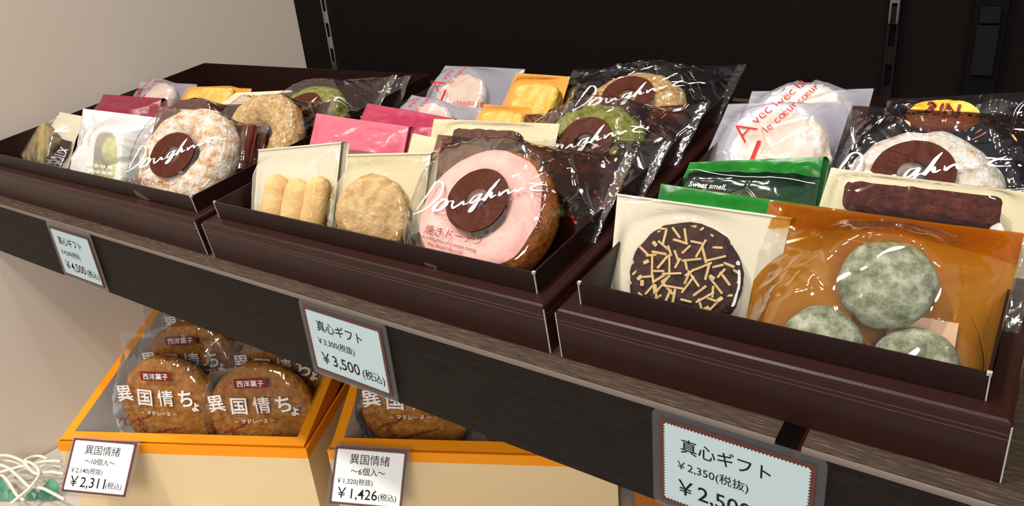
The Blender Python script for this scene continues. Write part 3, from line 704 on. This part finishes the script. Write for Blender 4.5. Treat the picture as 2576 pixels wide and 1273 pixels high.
def greenpack(label, X, Y, yaw, lean, quad, split, words):
    k = sachet(label, X, Y, yaw, lean, quad, 'green', win='smoke', split=split, name='cake_packet', cat='packet of cake')
    w = (quad[1]+quad[0]) if False else None
    tl, tr = Vector(quad[0]), Vector(quad[1])
    a = k.P(.03, split+.07); b = k.P(.98, split-.05)
    pts = [a, a*.66+b*.34+Vector((0, -.0035)), a*.33+b*.67+Vector((0, -.0025)), b]
    k.print(stroke([(p.x, p.y) for p in pts], .0006, 1), M['white_ink'], 'printed_curve', .0009)
    if words:
        p = k.P(.30, split-.15); k.print(xf(text_fit('Sweet smell,', .0185, off=.014, shear=.2), p.x, p.y, .03), M['white_ink'], 'white_lettering', .0008)
        p = k.P(.30, split-.25); k.print(xf(text_fit('flavor', .009, off=.014, shear=.2), p.x, p.y, .03), M['white_ink'], 'white_lettering', .0008)
    return k
greenpack('green packet with a white printed curve and dark window, in front of the frosted packets', .2953, .0940, 0, 42, Q((-.0288,.0531),(.0346,.0629),(.0372,0),(-.0380,0)), .84, True)
sachet('plain green packet top just behind the chocolate almond cookie packet', .3143, .0620, 4, 38, Q((-.0445,.0563),(.0452,.0518),(.0452,0),(-.0459,0)), 'green', win='smoke', split=.55, name='cake_packet', cat='packet of cake')
frosted('frosted white packet with red lettering and powdered cookie, behind the green packet', .2933, .1300, 0, 50, Q((-.0292,.0766),(.0350,.0826),(.0310,0),(-.0368,0)), (.0080, .0440), .0255, 1.05)
frosted('frosted white packet at the very back of the smallest box', .2991, .1660, 0, 50, Q((-.0326,.0706),(.0326,.0761),(.0326,0),(-.0326,0)), (.0035, .0480), .0225, 1.0, dv=-.006)
doughnut('large dark packet with a snow white sugared doughnut, back right of the smallest box', .3918, .1200, 0, 54, Q((-.0629,.0882),(.0579,.0880),(.0450,0),(-.0629,0)), (-.0241, .0385), 'snow', small=False, seed=5.2, dx=.003, sc=.98)
k = doughnut('dark packet with a yellow oval sticker, at the very back of the smallest box', .4017, .1600, 0, 48, Q((-.0610,.0708),(.0500,.0855),(.0300,0),(-.0500,0)), (-.005, .037), 'cake', prints=False, ring=False, cake=False)
k.print(ring_part((-.0330, .0610), 0, .0155, sx=1.05, sy=.62), M['yellow_sticker'], 'yellow_sticker', .0006)
k.print(xf(text_fit('RIN', .015, off=.03), -.0335, .0640, -.05), M['maroon_ink'], 'sticker_lettering', .0012)

# ------------------------------------------------------------------ orange boxes of madeleines
LY = R_(26.5)
def low_frame(s, z=-.19):
    return Matrix.Translation((-.225+math.cos(LY)*s, -.043+math.sin(LY)*s, z)) @ Matrix.Rotation(LY, 4, 'Z')
def madeleine_box(s, W, tilt, label):
    D = .205; hgt = .0748
    base = low_frame(s); r = thing('madeleine_box', label, 'box', base @ Matrix.Translation((0, 0, -hgt)))
    t = .0016; bm = bmesh.new()
    for z0, z1, nm, mat, tt in ((0, hgt-.0092, 'box_side', 'cream_board', t), (hgt-.0092, hgt, 'orange_band', 'orange_board', t)):
        bm = bmesh.new()
        bbox(bm, 0, W, 0, tt, z0, z1); bbox(bm, 0, W, D-tt, D, z0, z1); bbox(bm, 0, tt, tt, D-tt, z0, z1); bbox(bm, W-tt, W, tt, D-tt, z0, z1)
        if z0 == 0: bbox(bm, tt, W-tt, tt, D-tt, 0, .002)
        bm_obj(nm, bm, M[mat], r)
    # the inner frame, lifted at the back
    ins = bpy.data.objects.new('inner_frame', None); COL.objects.link(ins); ins.parent = r
    ins.location = (.0025, .0025, hgt+.0008); ins.rotation_euler = (tilt, 0, 0)
    w2, d2, h2, rim = W-.005, .195, .0615, .0085
    bm = bmesh.new()
    def ring(a, z): return [bm.verts.new(p) for p in ((a, a, z), (w2-a, a, z), (w2-a, d2-a, z), (a, d2-a, z))]
    bh = -.020
    rs = [ring(.0015, bh), ring(0, 0), ring(0, .0006), ring(rim, .0006)]
    for a, b in zip(rs, rs[1:]):
        for i in range(4): bm.faces.new((a[i], a[(i+1) % 4], b[(i+1) % 4], b[i]))
    bm_obj('orange_rim', bm, M['orange_board'], ins)
    bm = bmesh.new(); rs = [ring(rim, .0004), ring(rim+.001, -h2)]
    for i in range(4): bm.faces.new((rs[0][i], rs[0][(i+1) % 4], rs[1][(i+1) % 4], rs[1][i]))
    bm.faces.new(rs[1]); bm_obj('white_liner', bm, M['white_board'], ins)
    return base @ Matrix.Translation((.0025, .0025, .0008)) @ Matrix.Rotation(tilt, 4, 'X')

def madeleine(label, base, x, y, lean=26, yaw=0, rows=True):
    k = Packet('madeleine_packet', label, None, x, y, yaw, lean, Q((-.0500, .112), (.0500, .112), (.049, 0), (-.049, 0)), 'packet of madeleine', base=base, zf=-.060, wave=.003)
    c = (0, .0490); k.items = [('disc', c, .0470, .0275)]; k.wr = 1.7
    k.back(M['clear'], 'back_film')
    disc('madeleine', k.root, c, .0470, .0195, M['madeleine'], .9, .0008, 120, x*50)
    k.front(M['clear'])
    bar = [Vector((a, b, 0)) for a, b in ((-.0125, .0805), (.0165, .0805), (.0165, .0887), (-.0125, .0887))]
    k.print((bar, [(0, 1, 2, 3)]), M['maroon_ink'], 'maroon_label', .0006)
    k.print(xf(text_fit('西洋菓子', .0235, off=.014), .0020, .0846), M['white_ink'], 'label_lettering', .0011)
    cal = merge([xf(text_fit('異', .0150, off=.014), -.0310, .0675, .10), xf(text_fit('国', .0140, off=.016), -.0115, .0645, -.04), xf(text_fit('情', .0150, off=.012), .0085, .0650, .03), xf(text_fit('ち', .0130, off=.022), .0275, .0655, .06), xf(text_fit('ょ', .0070, off=.03), .0365, .0585)])
    k.print(cal, M['white_ink'], 'brush_lettering', .0008)
    k.print(xf(text_fit('－ マドレーヌ －', .035, off=.012), .000, .0505), M['white_ink'], 'small_lettering', .0008)
    sg = merge([stroke([(a*.00042, b*.00042) for a, b in s_], .0007, 1) for s_ in SIGN]); s2 = merge([stroke([(a*.00042, b*.00042) for a, b in s_], .0007, 1) for s_ in SIGN2])
    k.print(merge([xf(sg, -.041, .0355, 0, 1.1), xf(s2, -.022, .0300, 0, 1.1)]), M['maroon_ink'], 'signature', .0008)
    return k
b1 = madeleine_box(0, .224, R_(14), 'orange rimmed cream box of ten madeleines, nearest the pale wall')
ORD = ('front row', 'second row', 'third row', 'fourth row')
for i in range(4):
    for j, (x, side) in enumerate(((.074, 'left'), (.165, 'right'))):
        madeleine('wrapped madeleine, %s, %s column of the box nearest the wall' % (ORD[i], side), b1, x+.003*(i % 2), (.037, .031)[j]+.043*i, 24, (-3, 3)[(i+j) % 2])
b2 = madeleine_box(.2415, .2255, R_(20), 'orange rimmed cream box of six madeleines, second from the pale wall')
for i in range(2):
    for j, (x, side) in enumerate(((.058, 'left'), (.156, 'right'))):
        madeleine('wrapped madeleine, %s, %s column of the second orange box' % (ORD[i], side), b2, x, (.037, .031)[j]+.045*i, 24, (2, -3)[j])
b3 = thing('brown_box', 'tan brown box just showing right of the second orange box', 'box', low_frame(.4790, -.2648))
box('box_body', 0, .15, 0, .19, 0, .062, M['brownbox'], b3, .0008); box('box_lid', -.0012, .1512, -.0012, .1912, .045, .0635, M['brownbox'], b3, .0008)

# ------------------------------------------------------------------ price cards
def card(name, label, mtx, W, Hh, lines, paper, lam=.0035):
    r = thing(name, label, 'price card', mtx)
    # laminate pouch with rounded corners
    def rr(w, h, rad, n=5):
        out = []
        for cx, cy, a0 in ((w/2-rad, h/2-rad, 0), (-w/2+rad, h/2-rad, 90), (-w/2+rad, -h/2+rad, 180), (w/2-rad, -h/2+rad, 270)):
            for i in range(n+1): a = R_(a0+90*i/n); out.append((cx+rad*math.cos(a), cy+rad*math.sin(a)))
        return out
    p = rr(W, Hh, .003); n = len(p)
    vs = [(x, y, 0) for x, y in p] + [(x, y, .0006) for x, y in p]
    mesh('laminate', vs, [tuple(reversed(range(n))), tuple(range(n, 2*n))] + [(i, (i+1) % n, n+(i+1) % n, n+i) for i in range(n)], M['laminate'], r, False)
    w2, h2 = W-2*lam, Hh-2*lam
    box('printed_border', -w2/2, w2/2, -h2/2, h2/2, .0007, .0009, M['card_brown'], r)
    # stamp-edged white panel
    w3, h3 = w2-.0044, h2-.0040; st = .00135; amp = .0006; z = .00105
    vs = [(-w3/2, -h3/2, z), (w3/2, -h3/2, z), (w3/2, h3/2, z), (-w3/2, h3/2, z)]; fs = [(0, 1, 2, 3)]
    def side(x0, y0, x1, y1, nx, ny):
        q = max(4, int(math.hypot(x1-x0, y1-y0)/st)); f = lambda t, a: (x0+(x1-x0)*t+nx*a, y0+(y1-y0)*t+ny*a, z)
        for i in range(q):
            n = len(vs); vs.extend([f((i+.08)/q, 0), f((i+.92)/q, 0), f((i+.68)/q, amp), f((i+.32)/q, amp)]); fs.append((n, n+1, n+2, n+3))
    side(-w3/2, -h3/2, w3/2, -h3/2, 0, -1); side(w3/2, -h3/2, w3/2, h3/2, 1, 0); side(w3/2, h3/2, -w3/2, h3/2, 0, 1); side(-w3/2, h3/2, -w3/2, -h3/2, -1, 0)
    mesh('paper', vs, fs, paper, r, False)
    for body, u, v, wd, off in lines:
        p_ = text_fit(body, wd*w3, off=off); q = xf(p_, u*w3, v*h3)
        mesh('lettering', [(a.x, a.y, .00114) for a in q[0]], q[1], M['black_ink'], r, False)
    return r
UP = Matrix(((1, 0, 0), (0, 0, -1), (0, 1, 0))).to_4x4()          # card upright, facing -Y
def gift_card(label, cx, a, b):
    card('price_card', label, Matrix.Translation((cx, -.0014, -.0242)) @ UP, .0665, .0475,
         [('真心ギフト', -.06, .285, .64, .007), (a, -.145, .005, .52, .004), (b[0], -.13, -.30, .54, .006), (b[1], .325, -.325, .30, .006)], M['card_white'])
gift_card('price card reading 4,500 yen, leftmost on the dark shelf edge', -.1660, '￥4,200(税抜)', ('￥4,500', '(税込)'))
gift_card('price card reading 3,500 yen, on the shelf edge below the pink doughnut', .1260, '￥3,300(税抜)', ('￥3,500', '(税込)'))
gift_card('price card reading 2,350 yen, on the shelf edge over the gap between the boards', .3382, '￥2,350(税抜)', ('￥2,500', '(税込)'))
def low_card(label, mtx, n, a, b):
    card('price_card', label, mtx, .0625, .0475, [('異国情緒', 0, .335, .60, 0), ('～%s個入～' % n, -.01, .10, .52, .004), (a, -.19, -.11, .54, .003), (b[0], -.135, -.345, .60, .005), (b[1], .315, -.365, .27, .004)], M['card_white2'], .0028)
def hang(s, z, fwd, yaw, roll):
    """card hooked on the box rim, its foot standing out from the box"""
    return low_frame(s, z) @ Matrix.Translation((0, -.004, 0)) @ Matrix.Rotation(R_(yaw), 4, 'Z') @ Matrix.Rotation(R_(90-fwd), 4, 'X') @ Matrix.Rotation(R_(roll), 4, 'Z') @ Matrix.Translation((0, -.0237, 0))
low_card('price card reading 2,311 yen, on the orange box nearest the pale wall', hang(.0540, -.1800, 42, 2, -4), '10', '￥2,140(税抜)', ('￥2,311', '(税込)'))
low_card('price card reading 1,426 yen, on the second orange box', hang(.2815, -.1810, 38, 2, -4), '6', '￥1,320(税抜)', ('￥1,426', '(税込)'))

# ------------------------------------------------------------------ cord and ivy in the corner
def tube(bm, pts, r, n=8):
    P = [Vector(p) for p in pts]; P = [P[0]*2-P[1]] + P + [P[-1]*2-P[-2]]; L = []
    for i in range(1, len(P)-2):
        for k in range(8):
            t = k/8; a, b, c, d = P[i-1:i+3]; L.append(.5*((2*b)+(c-a)*t+(2*a-5*b+4*c-d)*t*t+(3*b-a-3*c+d)*t**3))
    L.append(P[-2]); prev = None
    for i, p in enumerate(L):
        d = (L[min(i+1, len(L)-1)]-L[max(i-1, 0)]).normalized(); s = d.cross(Vector((.1, .2, 1))).normalized(); u = s.cross(d)
        ring = [bm.verts.new(p + (s*math.cos(2*math.pi*j/n)+u*math.sin(2*math.pi*j/n))*r) for j in range(n)]
        if prev:
            for j in range(n): bm.faces.new((prev[j], prev[(j+1) % n], ring[(j+1) % n], ring[j]))
        if prev is None: bm.faces.new(ring[::-1])
        prev = ring
    bm.faces.new(prev)
bm = bmesh.new()
CORD = [
[(-0.3331, -0.0581, -0.236), (-0.3295, -0.0543, -0.2372), (-0.3227, -0.0514, -0.2385), (-0.3096, -0.0494, -0.2397), (-0.2923, -0.0508, -0.241), (-0.2838, -0.0503, -0.2422), (-0.2821, -0.0467, -0.2435), (-0.2765, -0.0406, -0.2447), (-0.2649, -0.0353, -0.246)],
[(-0.3288, -0.0624, -0.238), (-0.3327, -0.0599, -0.2408), (-0.3312, -0.0543, -0.2436), (-0.3229, -0.0501, -0.2464), (-0.3125, -0.0483, -0.2492), (-0.3045, -0.046, -0.252)],
[(-0.3279, -0.0635, -0.24), (-0.3277, -0.0622, -0.2415), (-0.3178, -0.0597, -0.243), (-0.2991, -0.0598, -0.2445), (-0.2781, -0.0607, -0.246), (-0.2734, -0.0577, -0.2475), (-0.2661, -0.054, -0.249), (-0.2517, -0.0518, -0.2505), (-0.238, -0.0499, -0.252)],
[(-0.307, -0.0495, -0.238), (-0.2997, -0.0468, -0.2389), (-0.2887, -0.0463, -0.2397), (-0.2807, -0.0481, -0.2406), (-0.2752, -0.0521, -0.2415), (-0.2701, -0.0593, -0.2424), (-0.2676, -0.0663, -0.2433), (-0.2656, -0.0756, -0.2441), (-0.2653, -0.0804, -0.245)],
[(-0.3253, -0.0668, -0.244), (-0.3222, -0.0661, -0.2464), (-0.3065, -0.0665, -0.2488), (-0.2926, -0.0686, -0.2512), (-0.2841, -0.0694, -0.2536), (-0.2762, -0.0681, -0.256)],
[(-0.3209, -0.0677, -0.244), (-0.3193, -0.0664, -0.2437), (-0.3144, -0.059, -0.2434), (-0.3087, -0.0519, -0.2431), (-0.3012, -0.0455, -0.2429), (-0.2962, -0.038, -0.2426), (-0.287, -0.0324, -0.2423), (-0.2799, -0.0297, -0.242)],
[(-0.3107, -0.047, -0.24), (-0.3126, -0.0401, -0.242), (-0.3101, -0.035, -0.244), (-0.3024, -0.0323, -0.246)],
[(-0.2955, -0.0423, -0.246), (-0.2953, -0.0374, -0.247), (-0.293, -0.0339, -0.248), (-0.2885, -0.0313, -0.249), (-0.2833, -0.0292, -0.25)]]
for pts in CORD: tube(bm, pts, .0014)
tag(bm_obj('power_cord', bm, M['cord'], None, True), 'coiled white power cord in the corner by the pale wall', 'cord')
r = thing('ivy_sprig', 'green ivy leaves under the white cord in the corner', 'ivy', Matrix.Translation((0, 0, 0)))
for L in [[(-0.2768, -0.0592, -0.2627), (-0.276, -0.0546, -0.256), (-0.2742, -0.0514, -0.2526), (-0.2714, -0.0469, -0.2478), (-0.2683, -0.0438, -0.2457), (-0.2632, -0.0429, -0.2488), (-0.2599, -0.0442, -0.2539), (-0.2591, -0.0466, -0.2585), (-0.2639, -0.0519, -0.2627)], [(-0.3166, -0.0711, -0.2459), (-0.313, -0.0685, -0.2451), (-0.3079, -0.0684, -0.2493), (-0.3055, -0.0686, -0.2518), (-0.3033, -0.0705, -0.2568), (-0.301, -0.073, -0.2627), (-0.3113, -0.0789, -0.2627)], [(-0.289, -0.0652, -0.2628), (-0.2899, -0.0601, -0.2602), (-0.2891, -0.0551, -0.2582), (-0.2839, -0.0498, -0.2571), (-0.2819, -0.0551, -0.26), (-0.2793, -0.0601, -0.263)], [(-0.3008, -0.0729, -0.2627), (-0.3022, -0.0702, -0.2572), (-0.2994, -0.0676, -0.2555), (-0.295, -0.0656, -0.2564), (-0.2916, -0.0658, -0.2597), (-0.2931, -0.0685, -0.2627)]]:
    c = Vector([sum(p[i] for p in L)/len(L) for i in range(3)]) + Vector((.0005, -.001, .001)); n = len(L)
    vs = [Vector(p) for p in L] + [(Vector(p)+c)/2 for p in L] + [c]
    fs = [(i, (i+1) % n, n+(i+1) % n, n+i) for i in range(n)] + [(n+i, n+(i+1) % n, 2*n) for i in range(n)]
    lf = mesh('leaf', vs, fs, M['leaf'], r, False); so = lf.modifiers.new('thickness', 'SOLIDIFY'); so.thickness = .0004
